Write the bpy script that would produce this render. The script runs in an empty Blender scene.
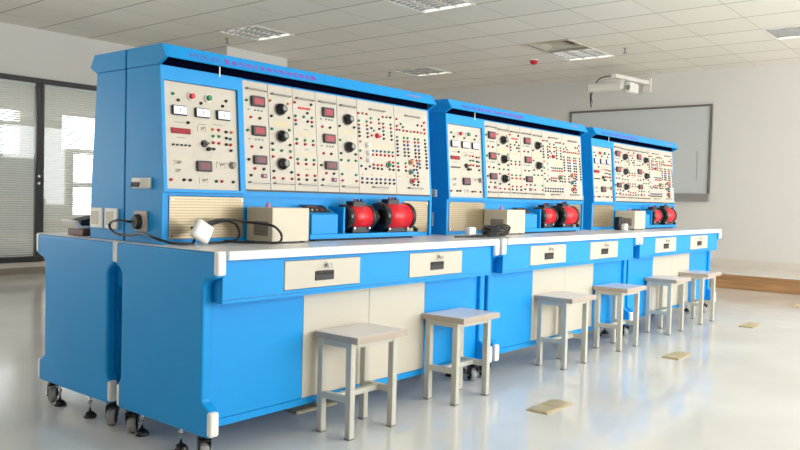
import bpy, bmesh, math
from mathutils import Vector, Matrix
import random
random.seed(7)
SC = bpy.context.scene
COL = SC.collection
PI = math.pi

# ------------------------------------------------------------------ materials
def lin(r, g, b):
    f = lambda c: (c/255/12.92) if c/255 <= 0.04045 else ((c/255+0.055)/1.055)**2.4
    return (f(r), f(g), f(b), 1)
MATS = {}
def mat(name, rgb, rough=0.5, metal=0.0, spec=0.5, emit=None, noise=0.0, scale=8.0, coat=0.0):
    m = bpy.data.materials.new(name); m.use_nodes = True
    nt = m.node_tree; p = nt.nodes['Principled BSDF']
    c = lin(*rgb)
    p.inputs['Base Color'].default_value = c
    p.inputs['Roughness'].default_value = rough
    p.inputs['Metallic'].default_value = metal
    p.inputs['Specular IOR Level'].default_value = spec
    if coat: p.inputs['Coat Weight'].default_value = coat
    if emit:
        p.inputs['Emission Color'].default_value = lin(*emit[0]); p.inputs['Emission Strength'].default_value = emit[1]
    if noise:
        tc = nt.nodes.new('ShaderNodeTexCoord'); n = nt.nodes.new('ShaderNodeTexNoise')
        n.inputs['Scale'].default_value = scale; n.inputs['Detail'].default_value = 4
        nt.links.new(tc.outputs['Object'], n.inputs['Vector'])
        mx = nt.nodes.new('ShaderNodeMix'); mx.data_type = 'RGBA'
        mx.inputs['A'].default_value = tuple(x*(1-noise) for x in c[:3])+(1,)
        mx.inputs['B'].default_value = tuple(min(1, x*(1+noise)) for x in c[:3])+(1,)
        nt.links.new(n.outputs['Fac'], mx.inputs['Factor']); nt.links.new(mx.outputs['Result'], p.inputs['Base Color'])
    MATS[name] = m
    return m
M = MATS
mat('blue', (14, 150, 222), 0.42, spec=0.3, noise=0.03, scale=3)
mat('blue_edge', (38, 160, 230), 0.35)
mat('cream', (202, 195, 178), 0.4, noise=0.02, scale=4)
mat('panel', (198, 190, 174), 0.45, noise=0.02, scale=20)
mat('print', (206, 196, 172), 0.6)
mat('print_dark', (120, 112, 104), 0.6)
mat('print_yellow', (226, 200, 120), 0.6)
mat('white_plastic', (240, 238, 232), 0.35)
mat('top_laminate', (214, 214, 216), 0.3, noise=0.02, scale=10)
mat('edge_band', (244, 242, 236), 0.4)
mat('black', (24, 22, 24), 0.4)
mat('black_gloss', (30, 28, 30), 0.2)
mat('rubber', (30, 30, 30), 0.7)
mat('tread', (150, 150, 148), 0.6)
mat('chrome', (200, 200, 200), 0.2, metal=1.0)
mat('steel', (160, 156, 150), 0.35, metal=1.0)
mat('red', (204, 30, 44), 0.4)
mat('motor_red', (222, 24, 40), 0.3)
mat('green', (30, 134, 84), 0.4)
mat('blue_dark', (40, 62, 140), 0.4)
mat('orange', (222, 140, 64), 0.45)
mat('teal', (40, 130, 140), 0.4)
mat('grey', (140, 138, 134), 0.45)
mat('meter_frame', (52, 44, 50), 0.4)
mat('meter_red', (168, 62, 74), 0.55)
mat('meter_dim', (122, 70, 76), 0.55)
mat('meter_white', (226, 234, 250), 0.25)
mat('led_red', (150, 10, 30), 0.6)
mat('brass', (200, 184, 146), 0.4, metal=0.35, noise=0.08, scale=20)
mat('magenta', (176, 60, 190), 0.5)
mat('violet', (112, 110, 196), 0.5)
mat('pink', (178, 140, 176), 0.4)
mat('stool_top', (222, 211, 203), 0.28, noise=0.04, scale=15)
mat('stool_edge', (182, 166, 150), 0.5)
mat('stool_metal', (196, 193, 180), 0.4)
mat('wall', (222, 219, 214), 0.75, noise=0.015, scale=1.5)
mat('dark_frame', (42, 40, 40), 0.4)
mat('blind', (206, 204, 196), 0.5)
mat('wood', (172, 128, 84), 0.4)
mat('tile_trim', (216, 208, 198), 0.4)
mat('grey_trim', (150, 140, 126), 0.5)
mat('board', (206, 210, 210), 0.25, noise=0.01, scale=2)
mat('board_frame', (112, 106, 102), 0.4)
mat('board_bar', (150, 146, 142), 0.45)
mat('box_cream', (212, 202, 178), 0.4)
mat('brown', (116, 70, 52), 0.5)
mat('light_metal', (205, 205, 205), 0.22, metal=1.0)
mat('louvre', (196, 196, 194), 0.22, metal=0.85)
mat('socket_beige', (196, 178, 168), 0.4)
mat('hood_shade', (8, 10, 30), 1.0, spec=0.0)  # near-black, paints the shade inside the hood
mat('tube', (250, 250, 250), 0.4, emit=((255, 252, 245), 8.0))
mat('projector', (236, 232, 224), 0.4)
mat('screen_dark', (44, 20, 24), 0.2)
mat('concrete', (170, 168, 164), 0.8, noise=0.05, scale=2)

def wood_grain(m):
    nt = m.node_tree; p = nt.nodes['Principled BSDF']
    tc = nt.nodes.new('ShaderNodeTexCoord'); mp = nt.nodes.new('ShaderNodeMapping'); mp.inputs['Scale'].default_value = (3, 1.2, 30)
    n = nt.nodes.new('ShaderNodeTexNoise'); n.inputs['Scale'].default_value = 2.0; n.inputs['Detail'].default_value = 6
    r = nt.nodes.new('ShaderNodeValToRGB'); r.color_ramp.elements[0].color = lin(150, 108, 70); r.color_ramp.elements[1].color = lin(188, 144, 98)
    r.color_ramp.elements[0].position = .3; r.color_ramp.elements[1].position = .7
    nt.links.new(tc.outputs['Object'], mp.inputs['Vector']); nt.links.new(mp.outputs['Vector'], n.inputs['Vector'])
    nt.links.new(n.outputs['Fac'], r.inputs['Fac']); nt.links.new(r.outputs['Color'], p.inputs['Base Color'])
wood_grain(M['wood'])

def grid_mask(nt, sep_out, period, offset, width):
    """1 on grid lines spaced period apart"""
    def math_(op, a, b=None):
        n = nt.nodes.new('ShaderNodeMath'); n.operation = op
        for i, v in enumerate((a, b)):
            if v is None: continue
            if isinstance(v, (int, float)): n.inputs[i].default_value = v
            else: nt.links.new(v, n.inputs[i])
        return n.outputs[0]
    t = math_('ADD', sep_out, -offset + period/2 + 200*period)
    t = math_('MODULO', t, period)
    t = math_('SUBTRACT', t, period/2)
    t = math_('ABSOLUTE', t)
    return math_('LESS_THAN', t, width/2), math_

TX0, TX, TY0, TY = 3.68, 0.6, 0.06, 0.608
def ceiling_mat():
    m = bpy.data.materials.new('ceiling_tiles'); m.use_nodes = True; nt = m.node_tree; p = nt.nodes['Principled BSDF']
    p.inputs['Roughness'].default_value = 0.8; p.inputs['Specular IOR Level'].default_value = 0.2
    tc = nt.nodes.new('ShaderNodeTexCoord'); s = nt.nodes.new('ShaderNodeSeparateXYZ')
    nt.links.new(tc.outputs['Object'], s.inputs[0])
    gx, mth = grid_mask(nt, s.outputs['X'], TX, TX0, 0.016)
    gy, _ = grid_mask(nt, s.outputs['Y'], TY, TY0, 0.012)
    fx = mth('FLOOR', mth('DIVIDE', mth('ADD', s.outputs['X'], -TX0), TX)); fy = mth('FLOOR', mth('DIVIDE', mth('ADD', s.outputs['Y'], -TY0), TY))
    cb = nt.nodes.new('ShaderNodeCombineXYZ'); nt.links.new(fx, cb.inputs[0]); nt.links.new(fy, cb.inputs[1])
    wn = nt.nodes.new('ShaderNodeTexWhiteNoise'); nt.links.new(cb.outputs[0], wn.inputs['Vector'])
    mx = nt.nodes.new('ShaderNodeMix'); mx.data_type = 'RGBA'
    mx.inputs['A'].default_value = lin(236, 232, 222); mx.inputs['B'].default_value = lin(241, 237, 228)
    nt.links.new(wn.outputs['Value'], mx.inputs['Factor'])
    m1 = nt.nodes.new('ShaderNodeMix'); m1.data_type = 'RGBA'; m1.inputs['B'].default_value = lin(212, 207, 196)
    nt.links.new(gy, m1.inputs['Factor']); nt.links.new(mx.outputs['Result'], m1.inputs['A'])
    m2 = nt.nodes.new('ShaderNodeMix'); m2.data_type = 'RGBA'; m2.inputs['B'].default_value = lin(168, 162, 148)
    nt.links.new(gx, m2.inputs['Factor']); nt.links.new(m1.outputs['Result'], m2.inputs['A'])
    nt.links.new(m2.outputs['Result'], p.inputs['Base Color'])
    return m
M['ceiling'] = ceiling_mat()

def floor_mat():
    m = bpy.data.materials.new('polished_floor'); m.use_nodes = True; nt = m.node_tree; p = nt.nodes['Principled BSDF']
    p.inputs['Specular IOR Level'].default_value = 0.55
    tc = nt.nodes.new('ShaderNodeTexCoord')
    n = nt.nodes.new('ShaderNodeTexNoise'); n.inputs['Scale'].default_value = 1.1; n.inputs['Detail'].default_value = 5
    nt.links.new(tc.outputs['Object'], n.inputs['Vector'])
    r = nt.nodes.new('ShaderNodeValToRGB'); r.color_ramp.elements[0].color = lin(212, 210, 203); r.color_ramp.elements[1].color = lin(224, 222, 217)
    r.color_ramp.elements[0].position = .35; r.color_ramp.elements[1].position = .65
    nt.links.new(n.outputs['Fac'], r.inputs['Fac']); nt.links.new(r.outputs['Color'], p.inputs['Base Color'])
    n2 = nt.nodes.new('ShaderNodeTexNoise'); n2.inputs['Scale'].default_value = 2.3; n2.inputs['Detail'].default_value = 6
    nt.links.new(tc.outputs['Object'], n2.inputs['Vector'])
    mr = nt.nodes.new('ShaderNodeMapRange'); mr.inputs['To Min'].default_value = 0.06; mr.inputs['To Max'].default_value = 0.17
    mr.inputs['From Min'].default_value = .35; mr.inputs['From Max'].default_value = .65
    nt.links.new(n2.outputs['Fac'], mr.inputs['Value']); nt.links.new(mr.outputs['Result'], p.inputs['Roughness'])
    return m
M['floor'] = floor_mat()

def mesh_plate_mat():
    m = bpy.data.materials.new('perforated_plate'); m.use_nodes = True; nt = m.node_tree; p = nt.nodes['Principled BSDF']
    p.inputs['Roughness'].default_value = 0.32; p.inputs['Metallic'].default_value = 0.45
    tc = nt.nodes.new('ShaderNodeTexCoord'); s = nt.nodes.new('ShaderNodeSeparateXYZ')
    nt.links.new(tc.outputs['Object'], s.inputs[0])
    gx, mth = grid_mask(nt, s.outputs['X'], 0.007, 0.0, 0.0035)
    gz, _ = grid_mask(nt, s.outputs['Z'], 0.011, 0.0, 0.0035)
    h = mth('MULTIPLY', gx, gz)
    mx = nt.nodes.new('ShaderNodeMix'); mx.data_type = 'RGBA'
    mx.inputs['A'].default_value = lin(166, 150, 120); mx.inputs['B'].default_value = lin(86, 76, 60)
    nt.links.new(h, mx.inputs['Factor']); nt.links.new(mx.outputs['Result'], p.inputs['Base Color'])
    return m
M['mesh_plate'] = mesh_plate_mat()

def glass_mat():
    m = bpy.data.materials.new('clear_glass'); m.use_nodes = True; nt = m.node_tree
    nt.nodes.remove(nt.nodes['Principled BSDF']); out = nt.nodes['Material Output']
    t = nt.nodes.new('ShaderNodeBsdfTransparent'); t.inputs[0].default_value = (.93, .95, .95, 1)
    g = nt.nodes.new('ShaderNodeBsdfGlossy'); g.inputs['Roughness'].default_value = 0.02
    f = nt.nodes.new('ShaderNodeFresnel'); f.inputs['IOR'].default_value = 1.45
    mx = nt.nodes.new('ShaderNodeMixShader')
    nt.links.new(f.outputs[0], mx.inputs[0]); nt.links.new(t.outputs[0], mx.inputs[1]); nt.links.new(g.outputs[0], mx.inputs[2])
    nt.links.new(mx.outputs[0], out.inputs['Surface'])
    return m
M['glass'] = glass_mat()

# ------------------------------------------------------------------ mesh builder
class B:
    def __init__(s): s.bm = bmesh.new(); s.mats = []
    def mi(s, m):
        if m not in s.mats: s.mats.append(m)
        return s.mats.index(m)
    def _merge(s, tmp, m, smooth):
        i = s.mi(m)
        for f in tmp.faces: f.material_index = i; f.smooth = smooth
        me = bpy.data.meshes.new('tmp'); tmp.to_mesh(me); tmp.free()
        s.bm.from_mesh(me); bpy.data.meshes.remove(me)
    def box(s, x0, x1, y0, y1, z0, z1, m, bev=0.0, seg=2):
        t = bmesh.new()
        bmesh.ops.create_cube(t, size=1)
        for v in t.verts: v.co = Vector(((x0+x1)/2+v.co.x*(x1-x0), (y0+y1)/2+v.co.y*(y1-y0), (z0+z1)/2+v.co.z*(z1-z0)))
        if bev: bmesh.ops.bevel(t, geom=list(t.edges), offset=bev, segments=seg, affect='EDGES', profile=0.5)
        s._merge(t, m, False); return s
    def prism(s, pts, a0, a1, m, axis='x', bev=0.0, seg=2):
        """polygon pts extruded along axis; for axis x pts are (y,z), y: (x,z), z: (x,y)"""
        t = bmesh.new()
        mk = {'x': lambda p, a: (a, p[0], p[1]), 'y': lambda p, a: (p[0], a, p[1]), 'z': lambda p, a: (p[0], p[1], a)}[axis]
        va = [t.verts.new(mk(p, a0)) for p in pts]; vb = [t.verts.new(mk(p, a1)) for p in pts]
        t.faces.new(va); t.faces.new(list(reversed(vb)))
        n = len(pts)
        for i in range(n): t.faces.new((va[i], vb[i], vb[(i+1) % n], va[(i+1) % n]))
        bmesh.ops.recalc_face_normals(t, faces=list(t.faces))
        if bev: bmesh.ops.bevel(t, geom=list(t.edges), offset=bev, segments=seg, affect='EDGES', profile=0.5)
        s._merge(t, m, False); return s
    def lathe(s, prof, m, origin=(0, 0, 0), direction=(0, 0, 1), n=20, smooth=True):
        """prof = list of (radius, height) along direction; ends capped"""
        t = bmesh.new()
        q = Vector((0, 0, 1)).rotation_difference(Vector(direction).normalized()); o = Vector(origin)
        rings = []
        for r, h in prof:
            rings.append([t.verts.new(o + q @ Vector((r*math.cos(2*PI*k/n), r*math.sin(2*PI*k/n), h))) for k in range(n)])
        for a, b in zip(rings, rings[1:]):
            for k in range(n): t.faces.new((a[k], a[(k+1) % n], b[(k+1) % n], b[k]))
        t.faces.new(list(reversed(rings[0]))); t.faces.new(rings[-1])
        i = s.mi(m)
        for f in t.faces: f.material_index = i; f.smooth = smooth and len(f.verts) == 4
        for e in t.edges:
            if len(e.link_faces) == 2 and e.calc_face_angle(0) > 0.6: e.smooth = False
        me = bpy.data.meshes.new('tmp'); t.to_mesh(me); t.free(); s.bm.from_mesh(me); bpy.data.meshes.remove(me)
        return s
    def cyl(s, a, b, r, m, n=16):
        a = Vector(a); b = Vector(b)
        return s.lathe([(r, 0), (r, (b-a).length)], m, a, b-a, n)
    def tube(s, pts, r, m, n=8, sub=6):
        pts = [Vector(p) for p in pts]; P = []
        k = len(pts)
        for i in range(k-1):
            p0 = pts[max(i-1, 0)]; p1 = pts[i]; p2 = pts[i+1]; p3 = pts[min(i+2, k-1)]
            for j in range(sub):
                u = j/sub
                P.append(0.5*((2*p1)+(p2-p0)*u+(2*p0-5*p1+4*p2-p3)*u*u+(3*p1-p0-3*p2+p3)*u**3))
        P.append(pts[-1])
        t = bmesh.new(); rings = []
        up = Vector((0.13, 0.2, 1)).normalized()
        for i, p in enumerate(P):
            d = (P[min(i+1, len(P)-1)]-P[max(i-1, 0)]).normalized()
            a = d.cross(up)
            if a.length < 1e-3: a = d.cross(Vector((1, 0, 0)))
            a.normalize(); b = d.cross(a)
            rings.append([t.verts.new(p+(a*math.cos(2*PI*q/n)+b*math.sin(2*PI*q/n))*r) for q in range(n)])
        for A_, B_ in zip(rings, rings[1:]):
            for q in range(n): t.faces.new((A_[q], A_[(q+1) % n], B_[(q+1) % n], B_[q]))
        t.faces.new(list(reversed(rings[0]))); t.faces.new(rings[-1])
        bmesh.ops.recalc_face_normals(t, faces=list(t.faces))
        s._merge(t, m, True); return s
    def mesh(s, name):
        me = bpy.data.meshes.new(name); s.bm.to_mesh(me); s.bm.free()
        for m in s.mats: me.materials.append(M[m])
        return me
    def build(s, name, parent=None, loc=(0, 0, 0), rot=(0, 0, 0)):
        return link(name, s.mesh(name), parent, loc, rot)

def link(name, me, parent=None, loc=(0, 0, 0), rot=(0, 0, 0)):
    o = bpy.data.objects.new(name, me); COL.objects.link(o)
    o.location = loc; o.rotation_euler = rot
    if parent: o.parent = parent
    return o
def tag(o, label, cat, group=None):
    o['label'] = label; o['category'] = cat
    if group: o['group'] = group
    return o
def thing(name, label, cat, loc=(0, 0, 0), rz=0, group=None):
    o = bpy.data.objects.new(name, None); COL.objects.link(o)
    o.empty_display_size = 0.1
    o.location = loc; o.rotation_euler = (0, 0, rz)
    return tag(o, label, cat, group)
def struct(o):
    o['kind'] = 'structure'; return o
def copy_tree(o, parent=None, skip=()):
    c = o.copy(); COL.objects.link(c); c.parent = parent
    for ch in list(o.children):
        if ch.name.split('.')[0] in skip: continue
        copy_tree(ch, c, skip)
    return c

# ------------------------------------------------------------------ room
XW, YR, YL, ZC, XB = 8.8, -4.6, 6.576, 2.75, -4.0
PX, PH = 7.776, 0.19            # teaching platform front and height
struct(B().box(XB-.2, XW+.2, YR-.2, 8.6, -0.1, 0, 'floor').build('floor'))
# ceiling: one quad per tile, left open where fixtures are recessed
LIGHT_CELLS = [(0, 7), (0, 3), (5, 3), (5, -1), (5, 7)]
DIFF_CELL = (4, 3)
def ceiling():
    b = B(); i = b.mi('ceiling')
    holes = set(LIGHT_CELLS+[DIFF_CELL])
    xs = sorted({XB, XW} | {TX0+TX*k for k in range(-20, 20) if XB < TX0+TX*k < XW})
    ys = sorted({YR, YL} | {TY0+TY*k for k in range(-20, 20) if YR < TY0+TY*k < YL})
    for x0, x1 in zip(xs, xs[1:]):
        for y0, y1 in zip(ys, ys[1:]):
            c = (math.floor(((x0+x1)/2-TX0)/TX), math.floor(((y0+y1)/2-TY0)/TY))
            if c in holes: continue
            f = b.bm.faces.new([b.bm.verts.new(v) for v in ((x0, y0, ZC), (x0, y1, ZC), (x1, y1, ZC), (x1, y0, ZC))]); f.material_index = i
    b.box(XB-.2, XW+.2, YR-.2, YL+.2, ZC+.12, ZC+.2, 'concrete')
    return b
struct(ceiling().build('ceiling'))
struct(B().box(XW, XW+.2, YR-.2, YL+.2, 0, ZC+.2, 'wall').build('wall_far'))
bw = B(); WBK = (1.95, 2.25)  # narrow unseen window, added to light the left-facing panels
bw.box(XB-.2, XB, YR-.2, WBK[0], 0, ZC+.2, 'wall'); bw.box(XB-.2, XB, WBK[1], YL+.2, 0, ZC+.2, 'wall')
bw.box(XB-.2, XB, WBK[0], WBK[1], 0, 1.0, 'wall'); bw.box(XB-.2, XB, WBK[0], WBK[1], 2.4, ZC+.2, 'wall')
struct(bw.build('wall_back'))
f = B(); f.box(XB-.13, XB-.07, WBK[0], WBK[1], 1.0, 1.05, 'white_plastic').box(XB-.13, XB-.07, WBK[0], WBK[1], 2.35, 2.4, 'white_plastic')
for y in (WBK[0], WBK[1]-.05): f.box(XB-.13, XB-.07, y, y+.05, 1.05, 2.35, 'white_plastic')
struct(f.build('window_10'))  # frame of the added back window
# window wall on the daylight side (outside the picture): openings with frames
WIN = [(0.3, 2.3), (2.6, 4.6), (4.9, 6.6), (6.9, 8.6)]
WZ0, WZ1 = 0.5, 2.6
wb = B(); wb.box(XB, XW, YR-.2, YR, 0, WZ0, 'wall'); wb.box(XB, XW, YR-.2, YR, WZ1, ZC+.2, 'wall')
edges = [XB]+[v for w in WIN for v in w]+[XW]
for x0, x1 in zip(edges[::2], edges[1::2]): wb.box(x0, x1, YR-.2, YR, WZ0, WZ1, 'wall')
struct(wb.build('wall_right'))
for k, (x0, x1) in enumerate(WIN):
    f = B(); y0, y1 = YR-.13, YR-.07
    f.box(x0, x1, y0, y1, WZ0, WZ0+.05, 'white_plastic'); f.box(x0, x1, y0, y1, WZ1-.05, WZ1, 'white_plastic')
    for x in (x0, (x0+x1)/2-.025, x1-.05): f.box(x, x+.05, y0, y1, WZ0+.05, WZ1-.05, 'white_plastic')
    struct(f.build('window_%d' % (k+3)))
# glazed partition on the corridor side
GX = [1.3, 2.51, 3.72]
GZ0, GZ1 = 0.135, 2.2
pw = B()
pw.box(XB, -3.2, YL, YL+.15, 0, ZC+.2, 'wall'); pw.box(.6, GX[0], YL, YL+.15, 0, ZC+.2, 'wall'); pw.box(-3.2, .6, YL, YL+.15, GZ1, ZC+.2, 'wall'); pw.box(-3.2, .6, YL, YL+.15, 0, GZ0, 'wall'); pw.box(GX[2], XW, YL, YL+.15, 0, ZC+.2, 'wall')  # includes an unseen opening added to brighten the left floor
pw.box(GX[0], GX[2], YL, YL+.15, GZ1, ZC+.2, 'wall'); pw.box(GX[0], GX[2], YL, YL+.15, 0, GZ0, 'wall')
struct(pw.build('wall_left'))
struct(B().box(XB, XW, YL-.015, YL, 0.0, 0.075, 'grey_trim').box(XB, XW, YL-.02, YL, 0.075, 0.13, 'tile_trim').build('baseboard_left'))
for k in range(2):
    x0, x1 = GX[k], GX[k+1]
    f = B(); y0, y1 = YL-.03, YL+.06
    f.box(x0, x1, y0, y1, GZ1-.055, GZ1, 'dark_frame', .004); f.box(x0, x1, y0, y1, GZ0, GZ0+.06, 'dark_frame', .004)
    f.box(x0, x0+.04, y0, y1, GZ0+.06, GZ1-.055, 'dark_frame', .004); f.box(x1-.04, x1, y0, y1, GZ0+.06, GZ1-.055, 'dark_frame', .004)
    w = struct(f.build('window_%d' % (k+1)))
    B().box(x0+.04, x1-.04, YL-.012, YL-.008, GZ0+.06, GZ1-.055, 'glass').build('glass_pane', w)
    lab = ['light grey venetian blind behind the glass left of the dark upright frame',
           'light grey venetian blind behind the glass between dark upright and blue cabinet'][k]
    bl = thing('venetian_blind', lab, 'blind', ((x0+x1)/2, YL+.02, GZ0+.065), 0, 'venetian blinds in the glass partition')
    hw = (x1-x0)/2-.045; H = GZ1-.055-GZ0-.06-.005
    B().box(-hw, hw, -.012, .012, H-.03, H, 'white_plastic', .003).build('headrail', bl)
    s = B(); i = s.mi('blind'); n = 74
    for j in range(n):
        z = .012+(H-.05)*j/(n-1); a = math.radians(38)
        dy, dz = .0125*math.cos(a), .0125*math.sin(a)
        s.prism([(-dy, z+dz), (-dy+.0008, z+dz+.0012), (dy+.0008, z-dz+.0012), (dy, z-dz)], -hw, hw, 'blind')
    s.build('slats', bl)
    c = B()
    for x in (-hw+.16, hw-.16): c.cyl((x, -.0135, .0), (x, -.0135, H-.03), .0012, 'white_plastic', 6)
    c.build('ladder_cord', bl)
    if k == 0:
        for zz in (1.1, 1.02):
            B().lathe([(.014, 0), (.016, .008), (.012, .016)], 'white_plastic', (hw+.025, -.05, zz-GZ0-.065), (0, -1, 0), 12).build('control_knob', bl)
f = B()
for x in (-3.2, -1.94, -.70, .56): f.box(x, x+.04, YL-.03, YL+.06, GZ0, GZ1, 'dark_frame')
f.box(-3.2, .6, YL-.03, YL+.06, GZ1-.055, GZ1, 'dark_frame').box(-3.2, .6, YL-.03, YL+.06, GZ0, GZ0+.06, 'dark_frame')
struct(f.build('window_11'))  # frame of the unseen opening added for light on the left
# corridor behind the partition: outside windows, plus an unseen one added for light
cw = B(); yo = 8.4
cw.box(XB, -3.4, yo, yo+.2, 0, 2.7, 'wall'); cw.box(-3.4, .8, yo, yo+.2, 0, .5, 'wall'); cw.box(-3.4, .8, yo, yo+.2, 2.3, 2.7, 'wall'); cw.box(.8, 1.6, yo, yo+.2, 0, 2.7, 'wall'); cw.box(1.6, 3.11, yo, yo+.2, 0, 1.42, 'wall'); cw.box(3.11, 3.69, yo, yo+.2, 0, 2.7, 'wall')
cw.box(3.69, 3.86, yo, yo+.2, 0, 1.51, 'wall'); cw.box(3.86, 5.2, yo, yo+.2, 0, .6, 'wall'); cw.box(5.2, XW, yo, yo+.2, 0, 2.7, 'wall')
cw.box(1.6, 3.11, yo, yo+.2, 2.01, 2.7, 'wall'); cw.box(3.69, 5.2, yo, yo+.2, 2.0, 2.7, 'wall')
struct(cw.build('wall_corridor'))
struct(B().box(XB, XW, YL+.15, yo+.2, 2.6, 2.7, 'wall').build('ceiling_corridor'))
struct(B().box(XB, XB+.1, YL+.15, yo, 0, 2.6, 'wall').build('wall_corridor_end'))
struct(B().box(XW-.1, XW, YL+.15, yo, 0, 2.6, 'wall').build('wall_corridor_front'))
f = B()
f.box(1.6, 3.11, yo+.02, yo+.08, 1.79, 1.85, 'white_plastic'); f.box(2.3, 2.36, yo+.02, yo+.08, 1.42, 2.01, 'white_plastic')
struct(f.build('window_8'))
f = B()
for z in (1.48, 1.0): f.box(3.69 if z > 1.2 else 3.86, 5.2, yo+.02, yo+.08, z, z+.05, 'white_plastic')
f.box(4.3, 4.36, yo+.02, yo+.08, 1.53, 2.0, 'white_plastic')
struct(f.build('window_9'))
# pillar by the partition
struct(B().box(4.29, 5.27, 5.53, YL, 0, ZC, 'wall').build('pillar'))
# teaching platform
pf = B(); pf.box(PX, XW, YR, 5.2, 0, PH-.025, 'wood'); pf.box(PX-.015, XW, YR, 5.2, PH-.025, PH, 'tile_trim', .004)
struct(pf.build('floor_platform'))
struct(B().box(XW-.015, XW, YR, 5.2, PH, PH+.09, 'tile_trim').build('baseboard_far'))

# ------------------------------------------------------------------ ceiling fittings
def cell(c): return TX0+TX*(c[0]+.5), TY0+TY*(c[1]+.5)
LL = ['recessed grille ceiling light above the left end of the nearest blue cabinet',
      'recessed grille ceiling light cut by the top edge of the photo',
      'recessed grille ceiling light beside the air diffuser',
      'recessed grille ceiling light at the right edge of the photo',
      'small far grille ceiling light seen just over the nearest cabinet']
def ceiling_light(x, y, label):
    t = thing('ceiling_light', label, 'ceiling light', (x, y, ZC), 0, 'recessed grille ceiling lights')
    hx, hy = TX/2-.001, TY/2-.001
    f = B()
    f.box(-hx, hx, -hy, -hy+.022, -.006, .006, 'white_plastic'); f.box(-hx, hx, hy-.022, hy, -.006, .006, 'white_plastic')
    f.box(-hx, -hx+.022, -hy+.022, hy-.022, -.006, .006, 'white_plastic'); f.box(hx-.022, hx, -hy+.022, hy-.022, -.006, .006, 'white_plastic')
    f.build('frame', t)
    h = B()
    h.box(-hx, hx, -hy, hy, .075, .08, 'white_plastic')
    for s in (-1, 1):
        h.box(s*hx-(.003 if s > 0 else 0), s*hx+(.003 if s < 0 else 0), -hy, hy, .006, .075, 'white_plastic')
        h.box(-hx, hx, s*hy-(.003 if s > 0 else 0), s*hy+(.003 if s < 0 else 0), .006, .075, 'white_plastic')
    h.build('housing', t)
    g = B(); w = (2*hy-.044)/3
    for k in range(4):                       # long parabolic reflectors along x
        y0 = -hy+.022+w*k
        g.prism([(y0-.003, -.004), (y0+.003, -.004), (y0+.016, .035), (y0-.016, .035)], -hx+.022, hx-.022, 'louvre')
    for k in range(1, 8):                    # cross blades
        x0 = -hx+.022+(2*hx-.044)*k/8
        g.prism([(x0-.0015, -.003), (x0+.0015, -.003), (x0+.006, .022), (x0-.006, .022)], -hy+.022, hy-.022, 'louvre', 'y')
    g.build('louvre', t)
    for k in range(3):
        yc = -hy+.022+w*(k+.5)
        B().cyl((-hx+.03, yc, .05), (hx-.03, yc, .05), .014, 'tube', 12).build('tube', t)
for c, l in zip(LIGHT_CELLS, LL): ceiling_light(*cell(c), l)
x, y = cell(DIFF_CELL)
t = thing('air_diffuser', 'square beige air diffuser set in the ceiling beside a grille light', 'air vent', (x, y, ZC))
hx, hy = TX/2-.001, TY/2-.001
b = B()
b.box(-hx, hx, -hy, -hy+.03, -.008, .004, 'cream'); b.box(-hx, hx, hy-.03, hy, -.008, .004, 'cream')
b.box(-hx, -hx+.03, -hy+.03, hy-.03, -.008, .004, 'cream'); b.box(hx-.03, hx, -hy+.03, hy-.03, -.008, .004, 'cream')
b.build('frame', t)
b = B()
for k in range(1, 4):
    r0 = hx-.03-.055*(k-1); r1 = r0-.05; z0, z1 = .012, .05
    for sx, sy in ((1, 0), (-1, 0), (0, 1), (0, -1)):
        vs = []
        for r, z in ((r0, z0), (r1, z1)):
            for s in (-1, 1): vs.append((sx*r+(-sy)*s*r, sy*r+sx*s*r, z))
        i = b.mi('cream'); V = [b.bm.verts.new(v) for v in (vs[0], vs[1], vs[3], vs[2])]
        ff = b.bm.faces.new(V); ff.material_index = i
b.box(-.1, .1, -.1, .1, .03, .036, 'cream')
b.build('louvre', t)
B().box(-hx, hx, -hy, hy, .098, .102, 'grey_trim').build('duct_back', t)

SPR = [(4.0, 5.15, 'small sprinkler head hanging from the ceiling over the left cabinet top'),
       (6.88, 1.58, 'small sprinkler head hanging from the ceiling above the projector'),
       (6.8, 5.07, 'small sprinkler head hanging near the far small ceiling light')]
for x, y, l in SPR:
    t = thing('ceiling_sprinkler', l, 'sprinkler', (x, y, ZC), 0, 'ceiling sprinklers')
    B().lathe([(.035, 0), (.035, -.004), (.03, -.006)][::-1], 'chrome', n=16).build('escutcheon', t)
    B().lathe([(.012, -.045), (.01, -.03), (.01, -.004)], 'grey', n=12).build('body', t)
    B().lathe([(.026, -.062), (.026, -.059)], 'grey', n=12).cyl((.011, 0, -.06), (.011, 0, -.04), .003, 'grey', 6).cyl((-.011, 0, -.06), (-.011, 0, -.04), .003, 'grey', 6).build('deflector', t)
t = thing('ceiling_fire_alarm', 'red dome alarm on the ceiling above the second blue cabinet', 'alarm', (7.0, 2.84, ZC))
B().lathe([(.06, -.012), (.06, 0)], 'white_plastic', n=20).build('base', t)
B().lathe([(.006, -.062), (.03, -.055), (.046, -.038), (.052, -.012)], 'red', n=20).build('dome', t)

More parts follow.
